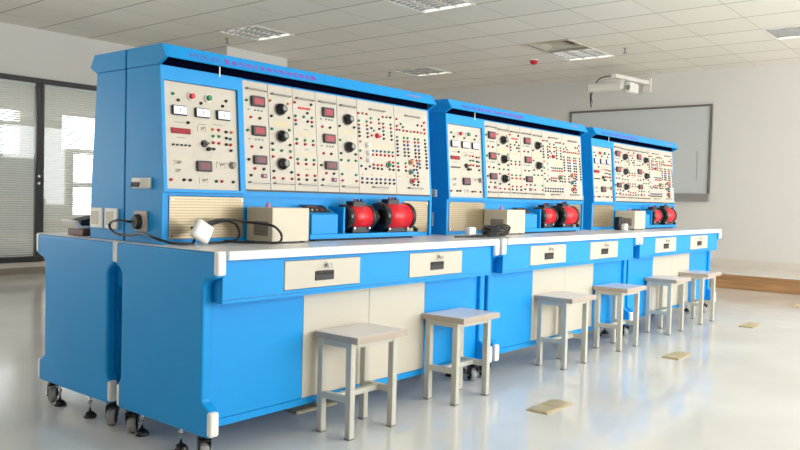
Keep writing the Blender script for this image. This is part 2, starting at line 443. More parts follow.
# ------------------------------------------------------------------ projector on wall arm
t = thing('projector', 'white ultra short throw projector on a wall arm over the whiteboard', 'projector', (XW, 2.08, 2.5))
B().box(-.03, 0, -.06, .06, .0, .2, 'projector', .005).build('wall_bracket', t)
B().prism([(-1.1, .062), (-1.1, .112), (-.03, .165), (-.03, .11)], -.035, .035, 'projector', 'y', .008).build('arm', t)
pb = B(); pb.box(-1.0, -.72, -.09, .44, -.085, .03, 'projector', .045, 4); pj = pb.build('body', t)
B().box(-.92, -.80, -.02, .2, .03, .069, 'projector', .004).build('mounting_plate', t)
B().box(-.99, -.73, -.19, -.095, -.12, .02, 'projector', .03, 3).build('lens_housing', t)
B().lathe([(.034, 0), (.028, .004)], 'grey', (-.992, -.145, -.055), (-1, 0, 0), 16).build('lens', t)
B().tube([(-1.0, .03, .1), (-1.02, .12, .1), (-1.02, .22, .08), (-.98, .3, .03)], .008, 'black').build('signal_cable', t)
B().tube([(-.95, .38, -.08), (-.96, .38, -.18), (-.95, .37, -.28)], .007, 'black').tube([(-.94, .36, -.08), (-.96, .37, -.14), (-.96, .35, -.22)], .006, 'black').build('hanging_cable', t)

# ------------------------------------------------------------------ whiteboard
t = thing('whiteboard', 'large pale whiteboard in a dark frame hung on the far wall', 'whiteboard', (XW, 2.2, 1.02))
y0, y1, H = -1.02, 1.03, 1.275
B().box(-.02, -.002, y0+.02, y1-.02, .1, H-.02, 'board').build('surface', t)
f = B(); f.box(-.035, -.002, y0, y1, H-.025, H, 'board_frame', .003); f.box(-.035, -.002, y0, y0+.03, .1, H-.025, 'board_frame', .003); f.box(-.035, -.002, y1-.03, y1, .1, H-.025, 'board_frame', .003)
f.build('frame', t)
B().box(-.06, -.002, y0, y1, 0, .1, 'board_bar', .006).build('bottom_bar', t)
b = B()
for k in range(14): b.box(-.0215, -.0195, y0+.17, y0+.185, .28+.028*k, .296+.028*k, 'grey')
b.build('icon_strip', t)

# ------------------------------------------------------------------ training bench
BL, BD, BP, BH = 1.7975, 0.6557, 1.829, 0.76
CX0, CX1 = 0.04, 1.73
TH = -math.atan2(0.08, 0.9968)
TERM = {
 'ps':'g0.098,0.106 k0.350,0.107 k0.121,0.129 k0.226,0.130 k0.332,0.130 k0.163,0.213 o0.279,0.230 r0.308,0.230 k0.345,0.235 o0.373,0.234 g0.280,0.257 g0.309,0.256 k0.346,0.260 t0.366,0.262 r0.280,0.283 r0.308,0.284 k0.345,0.286 r0.367,0.286 k0.282,0.309 k0.368,0.310 r0.078,0.439 k0.136,0.438 k0.165,0.438 k0.289,0.439 r0.317,0.438 k0.374,0.439',
 'm1':'g0.458,0.090 r0.478,0.160 k0.527,0.161 g0.459,0.217 r0.479,0.285 k0.529,0.286 k0.460,0.340 r0.491,0.377 k0.540,0.378 k0.469,0.407',
 'm2':'o0.588,0.077 o0.691,0.081 k0.592,0.144 k0.693,0.143 g0.593,0.200 g0.694,0.198 k0.593,0.264 k0.695,0.264 g0.595,0.291 g0.645,0.292 g0.696,0.293 r0.595,0.321 r0.697,0.320 k0.596,0.384 k0.699,0.385 r0.597,0.413 r0.648,0.414 r0.700,0.414',
 'm3':'r0.732,0.069 k0.833,0.069 k0.807,0.111 g0.734,0.130 g0.835,0.130 t0.785,0.130 r0.734,0.149 r0.835,0.149 k0.808,0.149 t0.735,0.167 t0.835,0.168 g0.737,0.234 g0.787,0.236 g0.838,0.235 r0.736,0.254 r0.788,0.254 r0.838,0.254 g0.739,0.324 g0.790,0.324 g0.840,0.323 r0.740,0.344 r0.790,0.344 r0.839,0.343 r0.740,0.395 r0.792,0.395 r0.842,0.395 k0.741,0.415 k0.791,0.415 k0.843,0.415',
 'm4':'r0.901,0.164 k0.951,0.164 r0.904,0.288 k0.954,0.288 k0.886,0.344 r0.917,0.380 k0.967,0.380 k0.895,0.410',
 'm5':'k1.016,0.150 k1.117,0.149 g1.017,0.217 k1.020,0.280 k1.122,0.280 g1.021,0.312 g1.071,0.312 g1.122,0.311 g1.024,0.380',
 'xx':'g1.121,0.380 r1.025,0.410 r1.123,0.410',
 'm6':'r1.152,0.075 w1.183,0.073 r1.211,0.074 r1.334,0.076 w1.365,0.075 k1.394,0.074 g1.154,0.112 r1.154,0.132 b1.154,0.150 k1.155,0.168 k1.156,0.187 g1.212,0.111 r1.212,0.131 b1.213,0.149 k1.215,0.169 k1.215,0.187 g1.243,0.092 r1.243,0.113 k1.244,0.141 w1.264,0.152 g1.303,0.092 r1.305,0.112 k1.305,0.140 g1.336,0.111 r1.337,0.130 t1.337,0.149 k1.337,0.167 k1.338,0.187 g1.395,0.110 r1.396,0.129 t1.397,0.149 k1.398,0.168 k1.399,0.188 r1.245,0.178 r1.308,0.178 o1.160,0.214 t1.251,0.254 t1.280,0.254 b1.310,0.254 g1.342,0.253 g1.373,0.253 t1.404,0.253 r1.249,0.273 r1.279,0.273 r1.310,0.272 r1.341,0.272 r1.373,0.272 r1.403,0.272 g1.157,0.259 r1.160,0.296 b1.162,0.334 b1.223,0.334 k1.193,0.347 r1.253,0.323 r1.283,0.324 r1.313,0.324 k1.253,0.341 k1.284,0.342 k1.314,0.343 r1.375,0.304 r1.405,0.305 k1.404,0.323 k1.376,0.342 k1.405,0.343 b1.164,0.395 b1.201,0.396 b1.236,0.396 b1.270,0.396 b1.303,0.396 b1.338,0.395 b1.372,0.395 b1.406,0.395 k1.164,0.415 k1.200,0.415 k1.233,0.415 k1.269,0.415 k1.302,0.414 k1.337,0.414 k1.371,0.414 k1.407,0.414',
 'm7':'r1.444,0.077 g1.477,0.099 g1.494,0.114 r1.444,0.113 r1.444,0.132 w1.468,0.131 r1.498,0.133 r1.528,0.133 w1.560,0.133 r1.588,0.132 r1.618,0.132 o1.649,0.133 r1.678,0.133 k1.619,0.094 r1.655,0.094 r1.677,0.075 r1.677,0.112 g1.444,0.170 g1.499,0.170 g1.530,0.170 g1.590,0.170 g1.620,0.170 t1.680,0.169 k1.444,0.190 r1.500,0.189 r1.531,0.189 r1.591,0.188 r1.621,0.187 k1.681,0.189 k1.444,0.208 b1.500,0.208 b1.531,0.208 b1.592,0.207 b1.622,0.207 k1.682,0.208 b1.444,0.227 k1.502,0.246 k1.534,0.246 b1.501,0.229 b1.532,0.228 k1.445,0.245 k1.445,0.265 k1.503,0.264 k1.534,0.265 b1.593,0.228 b1.623,0.228 k1.594,0.246 k1.624,0.246 k1.594,0.265 k1.624,0.265 k1.684,0.227 k1.686,0.245 k1.687,0.264 k1.688,0.283 k1.688,0.303 k1.689,0.321 g1.445,0.306 r1.445,0.325 k1.446,0.343 g1.506,0.304 r1.506,0.323 k1.507,0.343 r1.563,0.283 r1.600,0.284 r1.626,0.285 b1.607,0.299 b1.625,0.303 r1.575,0.314 k1.603,0.317 k1.627,0.322 k1.576,0.335 b1.600,0.334 k1.577,0.366 b1.607,0.350 k1.606,0.368 k1.578,0.385 r1.602,0.385 k1.609,0.399 k1.571,0.415 k1.603,0.416',
}
TC = dict(r='red', k='black', g='green', b='blue_dark', o='orange', t='teal', w='grey')
# instrument items: module, kind, x, d, w, h
ITEMS = [('m1','dm',.517,.09,.075,.044),('m1','dm',.518,.216,.075,.043),('m1','dd',.52,.34,.073,.038),('m4','dm',.939,.094,.075,.044),('m4','dm',.942,.217,.078,.043),('m4','dd',.948,.343,.078,.039),('ps','dd',.231,.381,.072,.042),
('ps','am',.123,.169,.067,.038),('ps','am',.229,.169,.069,.038),('ps','am',.332,.169,.067,.039),('ps','rd',.129,.248,.088,.021),('ps','sw',.228,.23,.041,.023),
('ps','pr',.179,.108,.033,.023),('ps','pg',.26,.106,.033,.023),('ps','gk',.372,.37,.03,.024),('ps','sw',.112,.372,.031,.02),('ps','sw',.111,.402,.019,.015),('ps','sw',.315,.372,.043,.028),('ps','sw',.23,.437,.04,.024),('ps','xk',.236,.29,.028,.023),('ps','xk',.256,.31,.017,.021),
('m1','h',.511,.04,.111,.012),('m1','h',.511,.436,.111,.011),('m2','h',.65,.047,.114,.013),('m2','h',.652,.436,.114,.011),('m3','h',.793,.049,.112,.012),('m3','h',.795,.436,.108,.012),('m4','h',.933,.048,.106,.013),('m4','h',.936,.437,.11,.011),('m5','h',1.076,.05,.107,.013),('m5','h',1.078,.438,.112,.012),('m6','h',1.289,.048,.117,.011),('m6','h',1.295,.436,.112,.011),('m7','h',1.572,.052,.12,.012),('m7','h',1.578,.433,.12,.012),
('m1','rs',.541,.407,.029,.017),('m4','rs',.969,.409,.032,.018),('m3','rb',.789,.091,.076,.009),
('m2','bk',.642,.111,.05,.051),('m2','bk',.645,.229,.05,.051),('m2','bk',.644,.351,.05,.051),('m5','bk',1.069,.115,.05,.052),('m5','bk',1.073,.248,.05,.052),
('m6','wk',1.21,.228,.03,.027),('m6','wk',1.217,.267,.03,.027),('m6','wk',1.215,.303,.03,.027),('m6','rk',1.286,.176,.026,.021),('m6','gp',1.364,.32,.03,.026),('m7','op',1.547,.298,.03,.027),('m7','tp',1.546,.348,.03,.027),('m7','rp',1.552,.396,.03,.027)]
MODX = dict(ps=(.055, .405), m1=(.437, .577), m2=(.578, .720), m3=(.721, .862), m4=(.863, 1.003), m5=(1.004, 1.144), m6=(1.145, 1.427), m7=(1.428, 1.712))
NAMES = dict(dm='digital_meter', dd='digital_meter', am='analogue_meter', rd='digital_display', sw='toggle_switch', pr='push_button', pg='push_button', gk='rotary_knob', xk='selector_switch', h='handle', rs='rocker_switch', rb='indicator_strip', bk='dial_knob', wk='rotary_knob', rk='lamp', gp='push_button', op='push_button', tp='push_button', rp='push_button')
CACHE = {}
def term_mesh(c):
    if c not in CACHE: CACHE[c] = B().lathe([(.006, 0), (.006, .004), (.005, .008), (.0025, .008), (.0025, .005)], TC[c], (0, 0, 0), (0, -1, 0), 10).mesh('terminal')
    return CACHE[c]
def item_mesh(k, w, h):
    key = (k, w, h)
    if key in CACHE: return CACHE[key]
    b = B()
    if k in ('dm', 'am', 'dd'):
        b.box(-w/2, w/2, -.012, 0, -h/2, h/2, 'meter_frame', .003, 1)
        s = .06 if k == 'am' else .17
        b.box(-w/2+w*s, w/2-w*s, -.0128, -.011, -h/2+h*(s+.03), h/2-h*(s+.03), dict(dm='meter_red', dd='meter_dim', am='meter_white')[k])
        if k == 'am':
            b.box(-w*.22, w*.18, -.0134, -.0125, h*.06, h*.075, 'grey'); b.box(-w*.02, w*.01, -.0134, -.0125, -h*.2, h*.2, 'grey')
    elif k == 'rd': b.box(-w/2, w/2, -.005, 0, -h/2, h/2, 'led_red', .001, 1)
    elif k == 'rb': b.box(-w/2, w/2, -.004, 0, -h/2, h/2, 'red', .001, 1)
    elif k == 'sw':
        b.box(-w/2, w/2, -.002, 0, -h/2, -h/2+.0015, 'print'); b.box(-w/2, w/2, -.002, 0, h/2-.0015, h/2, 'print')
        b.box(-w/2, -w/2+.0015, -.002, 0, -h/2, h/2, 'print'); b.box(w/2-.0015, w/2, -.002, 0, -h/2, h/2, 'print')
        b.lathe([(.005, 0), (.005, .004), (.002, .005)], 'chrome', (0, 0, 0), (0, -1, 0), 10); b.cyl((0, -.004, 0), (w*.2, -.016, .004), .0018, 'steel', 8)
    elif k == 'h':
        b.box(-w/2, w/2, -.018, -.010, -.0035, .0035, 'steel', .002, 1)
        b.box(-w/2, -w/2+.008, -.012, 0, -.0035, .0035, 'steel'); b.box(w/2-.008, w/2, -.012, 0, -.0035, .0035, 'steel')
    elif k == 'rs': b.box(-w/2, w/2, -.006, 0, -h/2, h/2, 'meter_dim', .001, 1).box(-w/4, w/4, -.009, -.005, -h/4, h/4, 'pink')
    elif k == 'bk':
        r = w/2
        b.lathe([(r*1.15, 0), (r*1.15, .004)], 'grey', (0, 0, 0), (0, -1, 0), 24)
        b.lathe([(r*.95, .004), (r, .008), (r, .016), (r*.72, .018), (r*.68, .034), (r*.6, .036)], 'black_gloss', (0, 0, 0), (0, -1, 0), 14)
        b.lathe([(r*.42, .036), (r*.4, .0375)], 'grey', (0, 0, 0), (0, -1, 0), 14)
        b.box(-.0012, .0012, -.0366, -.034, 0, r*.6, 'white_plastic')
    elif k in ('wk', 'gk'):
        r = w/2; b.lathe([(r, 0), (r, .006), (r*.75, .008), (r*.7, .018), (r*.6, .019)], 'white_plastic' if k == 'wk' else 'grey', (0, 0, 0), (0, -1, 0), 18)
        b.box(-.001, .001, -.0196, -.017, 0, r*.6, 'black')
    elif k == 'xk':
        r = w/2; b.lathe([(r, 0), (r, .008), (r*.8, .009)], 'black', (0, 0, 0), (0, -1, 0), 16); b.box(-r*1.05, r*1.05, -.02, -.008, -.004, .004, 'black_gloss', .002, 1)
    elif k == 'rk':
        r = w/2; b.lathe([(r, 0), (r, .004), (r*.8, .012), (r*.3, .016)], 'red', (0, 0, 0), (0, -1, 0), 16)
    else:
        c = dict(pr='red', pg='green', gp='green', op='orange', tp='teal', rp='red')[k]; r = w/2
        b.lathe([(r, 0), (r, .006), (r*.8, .008)], 'white_plastic' if k in ('pr', 'pg') else 'steel', (0, 0, 0), (0, -1, 0), 18)
        b.lathe([(r*.68, .006), (r*.68, .018), (r*.55, .02)], c, (0, 0, 0), (0, -1, 0), 18)
    CACHE[key] = b.mesh(NAMES[k]); return CACHE[key]

def text_mesh(body, size, m, spacing=1.0):
    cu = bpy.data.curves.new('fascia_text', 'FONT'); cu.body = body; cu.size = size; cu.extrude = 0.0006; cu.space_character = spacing
    cu.align_x = 'LEFT'; cu.resolution_u = 2
    o = bpy.data.objects.new('fascia_text', cu); COL.objects.link(o)
    dg = bpy.context.evaluated_depsgraph_get(); me = bpy.data.meshes.new_from_object(o.evaluated_get(dg))
    bpy.data.objects.remove(o); me.materials.clear(); me.materials.append(M[m])
    return me

def bumper(z0, z1, back=False):
    b = B(); s = .026 if z0 < .3 else 0
    if not back: b.box(-.003, .036, -.008+s, .018+s, z0, z1, 'white_plastic', .009, 3)
    else: b.box(-.003, .036, BD-.020-s, BD-s, z0, z1, 'white_plastic', .009, 3)
    return b

def make_bench():
    root = thing('training_bench', '', 'workbench', (0, 0, 0), 0, 'blue training workbenches')
    # --- end panels, an I-shaped slab each
    def epoly():
        yt_, yo_ = .006, .03
        def side(yi): return [(yo_+.01, .1), (yo_, .112), (yo_, .192), (yo_+min(.018, (yi-yo_)*.4), .204), (yi, .222), (yi, .636), (yi-.015, .654), (yt_, .668), (yt_, .757)]
        f = side(.078)
        b = [(BD-y, z) for y, z in reversed(side(.052))]
        return f+b
    for k, x in enumerate((0, BL-.045)):
        e = B().prism(epoly(), x, x+.045, 'blue', 'x', .009, 3).build('end_panel', root)
        for z0, z1 in ((.675, .762), (.107, .195)):
            for back in (False, True):
                o = bumper(z0, z1, back).build('corner_bumper', e); o.location.x = x+(.009 if k else 0)
                o['label'] = 'white plastic corner bumper'
    # --- table top
    tt = B().box(.001, BL-.001, .012, BD-.012, .757, BH, 'top_laminate').build('tabletop', root)
    tt['label'] = 'pale grey laminate top'
    b = B(); b.box(.046, BL-.046, -.008, .02, .728, .7598, 'edge_band', .004).box(.046, BL-.046, .02, BD-.002, .722, .7565, 'edge_band')
    b.build('edge_band', tt)
    # --- apron with drawers
    DR = [(.320, .744), (1.070, 1.486)]
    a = B(); x0, x1, y0 = .03, BL-.03, .016
    z0, z1, dz0, dz1 = .574, .728, .599, .713
    a.box(.045, BL-.045, .03, BD-.02, z0, z1, 'blue')
    a.box(.037, BL-.048, .016, .03, z0, dz0, 'blue'); a.box(.037, BL-.048, .016, .03, dz1, z1, 'blue')
    ex = [.037]+[v for d in DR for v in d]+[BL-.048]
    for xa, xb in zip(ex[::2], ex[1::2]): a.box(xa, xb, .016, .03, dz0, dz1, 'blue')
    a.box(.04, BL-.051, .0148, .016, z0+.012, z0+.0135, 'blue_dark'); a.box(.04, BL-.051, .0148, .016, z1-.0085, z1-.0075, 'blue_dark')
    a.box(.037, .06, .03, .05, z0, z1, 'blue')
    a.build('apron', root)
    for xa, xb in DR:
        d = B().box(xa+.002, xb-.002, .0125, .0295, dz0+.002, dz1-.002, 'cream', .002, 1).build('drawer', root); d['label'] = 'cream drawer front'
        xc = (xa+xb)/2; hz = .647
        h = B(); h.box(xc-.052, xc+.052, .0095, .0125, hz-.019, hz+.019, 'black', .002, 1)
        h.box(xc-.045, xc+.045, .006, .0095, hz+.004, hz+.014, 'black_gloss', .001, 1); h.box(xc+.012, xc+.02, .0075, .0096, hz+.004, hz+.014, 'grey'); h.build('drawer_handle', d)
        l = B(); l.lathe([(.01, 0), (.01, .003), (.008, .0045)], 'chrome', (xc+.005, .0125, .69), (0, -1, 0), 14)
        l.box(xc+.002, xc+.026, -.006, -.0035, .6775, .694, 'steel', .002, 1).cyl((xc+.005, .009, .69), (xc+.005, -.006, .69), .0018, 'steel', 6); l.build('drawer_lock', d)
    # --- carcass with front panels
    yf = .10
    c = B(); c.box(.045, BL-.045, yf+.012, BD-.05, .134, z0, 'blue').box(.045, BL-.045, yf, yf+.012, .113, .14, 'blue').box(.045, BL-.045, yf+.012, BD-.05, .113, .134, 'blue')
    c.build('carcass', root)
    for xa, xb, m, nm in ((.046, .502, 'blue', 'side_panel'), (.504, .899, 'cream', 'cabinet_door'), (.901, 1.301, 'cream', 'cabinet_door'), (1.303, BL-.046, 'blue', 'side_panel')):
        o = B().box(xa, xb, yf-.002, yf+.012, .142, z0-.001, m, .0015, 1).build(nm, root)
        if m == 'cream': o['label'] = 'cream cupboard door'
    # --- casters and levelling feet
    for i, x in enumerate((.04, BL-.045)):
        for yy, rz in ((.11, -.5), (BD-.075, -.75)):
            k_ = ('caster', 0)
            if k_ not in CACHE:
                cs = B(); cs.box(-.022, .022, -.024, .024, .094, .1, 'black', .002, 1)
                cs.lathe([(.016, .078), (.016, .095)], 'black', n=14)
                pf_ = [(-.026, .082), (.022, .082), (.026, .055), (.018, .028), (.006, .028), (-.022, .062)]
                cs.prism(pf_, -.0225, -.019, 'black'); cs.prism(pf_, .019, .0225, 'black'); cs.box(-.019, .019, -.026, .022, .0735, .082, 'black', .002, 1)
                CACHE[k_] = cs.mesh('caster')
                w = B()
                w.lathe([(.03, -.0165), (.034, -.0135), (.0345, -.009), (.0345, .009), (.034, .0135), (.03, .0165)], 'tread', (0, .010, .0345), (1, 0, 0), 22)
                for s_ in (-1, 1): w.lathe([(.026, 0), (.024, .002)], 'rubber', (s_*.0165, .010, .0345), (s_, 0, 0), 20)
                w.cyl((-.026, .010, .0345), (.026, .010, .0345), .007, 'chrome', 12)
                CACHE[('wheel', 0)] = w.mesh('wheel')
            cs = link('caster', CACHE[k_], root, (x, yy, 0), (0, 0, rz)); cs['label'] = 'black swivel caster'
            link('wheel', CACHE[('wheel', 0)], cs)['label'] = 'grey wheel'
        for yy in (.265, .525):
            f = B(); f.lathe([(.005, .014), (.005, .13)], 'chrome', (x+.01, yy, 0)); f.lathe([(.009, .062), (.009, .072)], 'chrome', (x+.01, yy, 0), n=6)
            f.lathe([(.026, 0), (.028, .006), (.020, .018), (.009, .026)], 'black', (x+.01, yy, 0), n=18)
            o = f.build('levelling_foot', root); o['label'] = 'threaded levelling foot with round black pad'
    # --- upper cabinet
    yb = BD-.003
    prof = [(yb, BH), (yb, 1.446), (.437, 1.446), (.399, .962), (.399, .95), (.41, .95), (.41, BH)]
    cb = B(); cb.prism(prof, CX0+.018, CX1-.018, 'blue')
    cb.build('upper_cabinet', root)
    sp = [(yb, BH), (yb, 1.446), (.436, 1.446), (.397, .962), (.395, BH)]
    for xa, xb in ((CX0, CX0+.018), (CX1-.018, CX1)): B().prism(sp, xa, xb, 'blue', 'x', .0015, 1).build('cabinet_side', root)
    hp = [(yb, 1.447), (yb, 1.524), (.414, 1.524), (.382, 1.474), (.386, 1.4705), (.430, 1.447)]
    hb = B()
    hb.prism(hp, CX0-.001, CX0+.012, 'blue', 'x', .0015, 1); hb.prism(hp, CX1-.012, CX1+.001, 'blue', 'x', .0015, 1)
    hb.prism([(.414, 1.524), (.382, 1.474), (.386, 1.4705), (.392, 1.4715), (.420, 1.513), (yb-.012, 1.513), (yb-.012, 1.447), (yb, 1.447), (yb, 1.524)], CX0+.012, CX1-.012, 'blue')
    hb.box(CX0+.013, CX1-.013, .438, yb-.013, 1.4465, 1.512, 'hood_shade'); hb.box(CX0+.013, CX1-.013, .421, .4378, 1.5125, 1.5133, 'hood_shade')  # dark boxes paint the shade of the cavity under the fascia
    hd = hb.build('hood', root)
    fr = math.atan2(.032, .050)              # lean of the sloping fascia
    for body, size, m, xs, zz, sp_ in (('MYDL-01J', .034, 'violet', .15, 1.4835, 1.05), ('型电力电子及电气传动实验装置', .0285, 'magenta', .315, 1.4835, 1.62)):
        me = text_mesh(body, size, m, sp_)
        o = link('lettering', me, hd, (xs, .382+(zz-1.474)*(.032/.050)-.0012, zz), (PI/2+(-fr), 0, 0))
    b = B()
    for k in range(9): b.box(1.50+.012*k, 1.509+.012*k, -.0008, .0006, .0+.002*(k % 2), .010, 'pink')
    b.build('lettering', hd, (0, .382+(1.494-1.474)*(.032/.050)-.001, 1.494), (-fr, 0, 0))
    o = B().box(.298, .303, .40, .402, 1.43, 1.4712, 'white_plastic').build('cable_tie', hd); o.rotation_euler = (0, 0, 0)
    # --- instrument panels on the leaning face
    P0 = (0, .436, 1.446); R0 = (TH, 0, 0)
    cf = B(); o_ = -.014
    cf.box(.04, .055, o_, .001, -.487, -.003, 'blue'); cf.box(.405, .432, o_, .001, -.487, -.003, 'blue'); cf.box(.055, .405, o_, .001, -.057, -.003, 'blue'); cf.box(.055, .405, o_, .001, -.487, -.475, 'blue')
    cf.box(.436, 1.712, -.004, .001, -.474, -.467, 'black'); cf.box(.432, .4375, -.003, .001, -.474, -.007, 'black')  # black strips painted in for the shadow line around the modules
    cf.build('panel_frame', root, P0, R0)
    mods = {}
    for k, (xa, xb) in MODX.items():
        d0, d1 = (.058, .474) if k == 'ps' else (.007, .467)
        b = B(); b.box(xa+.0008, xb-.0008, -.003, 0, -d1, -d0, 'panel', .0008, 1)
        pr = lambda x0, x1, a, c_, m='print': b.box(x0, x1, -.0034, -.0028, -c_, -a, m)
        if k == 'ps':
            for X0, X1, a, c_ in ((.075, .185, .2, .345), (.195, .262, .2, .345), (.27, .385, .2, .345), (.075, .39, .36, .465)):
                pr(X0, X1, a, a+.0012); pr(X0, X1, c_, c_+.0012); pr(X0, X0+.0012, a, c_); pr(X1-.0012, X1, a, c_)
            for X0, X1, a in ((.1, .145, .213), (.11, .15, .272), (.28, .33, .208), (.21, .25, .212), (.09, .13, .362), (.215, .25, .362), (.3, .35, .362)): pr(X0, X1, a, a+.003, 'grey')
            for q in range(5): b.lathe([(.004, 0), (.004, .008)], 'black', (.092+.0185*q, -.003, -.303), (0, -1, 0), 8)
        else:
            w = xb-xa
            pr(xa+.02, xb-.02, .02, .022, 'print'); pr(xa+.02, xb-.02, .452, .454, 'print')
            if k in ('m1', 'm4'):
                for dd in (.128, .253):
                    for q in (0, .035, .054, .073): b.lathe([(.003, 0), (.003, .005)], 'teal', (xa+.03+q, -.003, -dd), (0, -1, 0), 8)
                for dd in (.178, .305): pr(xa+.01, xb-.01, dd, dd+.001)
            elif k in ('m2', 'm5'):
                for dd in ((.165, .172, .18) if k == 'm2' else (.17, .18, .345)): pr(xa+.03, xb-.03, dd, dd+.003, 'print_yellow')
                pr(xa+.01, xb-.01, .19, .191); pr(xa+.01, xb-.01, .305, .306)
                for dd in (.111, .229, .351)[:3 if k == 'm2' else 2]:
                    for q in range(11):
                        a_ = math.radians(-130+26*q); X, Z = xa+w*.48+.036*math.sin(a_), -dd+.036*math.cos(a_); b.box(X-.001, X+.001, -.0034, -.0028, Z-.001, Z+.001, 'print_dark')
            elif k == 'm3':
                for dd in (.192, .21, .295, .375): pr(xa+.012, xb-.012, dd, dd+.002, 'print_yellow')
                for dd in (.185, .275, .365): pr(xa+w*.45, xa+w*.62, dd, dd+.004, 'grey')
            else:
                for dd in (.218, .232) if k == 'm6' else (.145,): pr(xa+.09, xb-.02, dd, dd+.002, 'print_yellow')
                for dd in (.205, .3, .37): pr(xa+.01, xb-.01, dd, dd+.001)
                for q in range(4): pr(xa+.02+.07*q, xa+.032+.07*q, .372, .378, 'orange')
        mods[k] = b.build('control_panel' if k == 'ps' else 'module_panel', root, P0, R0)
        mods[k]['label'] = 'cream front plate with instruments'
    for k, s in TERM.items():
        if k in ('m6', 'm7', 'xx'): continue
        for it in s.split():
            x, d = map(float, it[1:].split(',')); link('terminal', term_mesh(it[0]), mods[k], (x, -.003, -d))
    tb = B()
    for k in ('m6', 'm7', 'xx'):
        for it in TERM[k].split():
            x, d = map(float, it[1:].split(',')); tb.lathe([(.006, 0), (.006, .004), (.005, .008)], TC[it[0]], (x, -.003, -d), (0, -1, 0), 8)
    o = tb.build('terminal', root, P0, R0); o['kind'] = 'stuff'; o['label'] = 'rows of small coloured terminals'
    for k, kind, x, d, w, h in ITEMS: link(NAMES[kind], item_mesh(kind, w, h), mods[k], (x, -.003, -d))
    # --- perforated plates below the modules
    for xa, xb in ((.078, .437), (1.50, 1.708)):
        b = B(); b.box(xa, xb, .4055, .41, .779, .946, 'mesh_plate', .001, 1)
        for X in (xa+.012, xb-.012):
            for Z in (.791, .934): b.lathe([(.005, 0), (.004, .003)], 'chrome', (X, .4055, Z), (0, -1, 0), 10)
        o = b.build('perforated_plate', root); o['label'] = 'tan perforated vent plate'
    # --- sockets on the left cabinet side
    b = B(); b.box(CX0-.009, CX0, .465, .597, .972, 1.014, 'white_plastic', .003, 1).box(CX0-.013, CX0-.0085, .535, .592, .985, .997, 'black', .001, 1)
    for q in range(4): b.box(CX0-.016, CX0-.008, .540+.014*q, .547+.014*q, .978, .990, 'black')
    b.box(CX0-.0105, CX0-.0085, .472, .525, .976, 1.01, 'cream', .001, 1)
    o = b.build('circuit_breaker', root); o['label'] = 'white circuit breaker with black toggles'
    b = B(); b.box(CX0-.008, CX0, .486, .574, .805, .885, 'socket_beige', .003, 1); b.lathe([(.028, 0), (.028, .004)], 'white_plastic', (CX0-.008, .533, .842), (-1, 0, 0), 18)
    b.build('wall_socket', root)
    return root

bench = make_bench()
LB = ['nearest blue training workbench, first of the front row, at the left',
      'middle blue training workbench of the front row',
      'farthest blue training workbench of the front row, beside the platform step',
      'blue workbench standing back to back behind the nearest bench, its left end showing',
      'blue workbench hidden behind the middle front bench, only its cabinet edge showing',
      'blue workbench hidden behind the farthest front bench']
benches = [bench, copy_tree(bench), copy_tree(bench)]
SKIP = ('control_panel', 'module_panel', 'terminal', 'panel_frame', 'perforated_plate', 'circuit_breaker', 'wall_socket', 'lettering', 'cable_tie', 'drawer')
GAP = 0.0006
for k in range(3):
    benches[k].location = (BP*k, 0, 0); benches[k]['label'] = LB[k]
bk = copy_tree(bench, None, SKIP)
bk.location = (BL, 2*BD+.004, 0); bk.rotation_euler = (0, 0, PI); bk['label'] = LB[3]
for c in bk.children:                      # its cabinet sits flush with the front one, its feet stand further in
    n_ = c.name.split('.')[0]
    if n_ in ('upper_cabinet', 'cabinet_side', 'hood'): c.location.x += BL-CX0-CX1
    if n_ == 'levelling_foot': c.location.y -= .105
    if n_ == 'caster' and c.location.y < .3: c.location.y = .075
# white socket plates on the visible side of the back bench (its local right side)
for ya in (.697, .812):
    b = B(); y0_, y1_ = 2*BD+.004-(ya+.096), 2*BD+.004-ya
    X = BL-CX0
    b.box(X-.001, X+.010, y0_, y1_, .805, .889, 'white_plastic', .003, 1)
    b.box(X+.009, X+.0115, y0_+.012, y1_-.03, .82, .874, 'cream', .001, 1)
    o = b.build('socket_plate', bk); o['label'] = 'white socket plate'
# ------------------------------------------------------------------ things on the benches
ORD = ['nearest', 'middle', 'farthest']
def load_box():
    t = thing('instrument_box', '', 'box', (0, 0, 0), 0, 'cream metal boxes on the benches')
    b = B(); b.box(0, .206, 0, .163, .006, .147, 'box_cream', .002, 1); b.build('case', t)
    b = B(); b.box(-.002, .0, .025, .115, .03, .09, 'grey_trim', .0005, 1)
    for q in range(6): b.box(-.003, -.0018, .03, .11, .036+.009*q, .039+.009*q, 'print_dark')
    b.build('side_vent', t)
    b = B()
    for x in (.02, .186):
        for y in (.02, .14): b.lathe([(.01, 0), (.01, .006)], 'rubber', (x, y, 0), n=12)
    b.build('foot', t)
    B().lathe([(.011, .147), (.011, .153), (.008, .166), (.006, .168)], 'pink', (.028, .06, 0), n=14).build('knob', t)
    return t
lb = load_box()
for k in range(3):
    o = lb if k == 0 else copy_tree(lb)
    o.location = (BP*k+(.452, .428, .462)[k], .238, BH+.0008)
    o['label'] = ['cream metal box with pink knob beside the white plug on the nearest bench', 'cream metal box behind the black cable coil on the middle bench', 'cream metal box beside the motors on the farthest bench'][k]

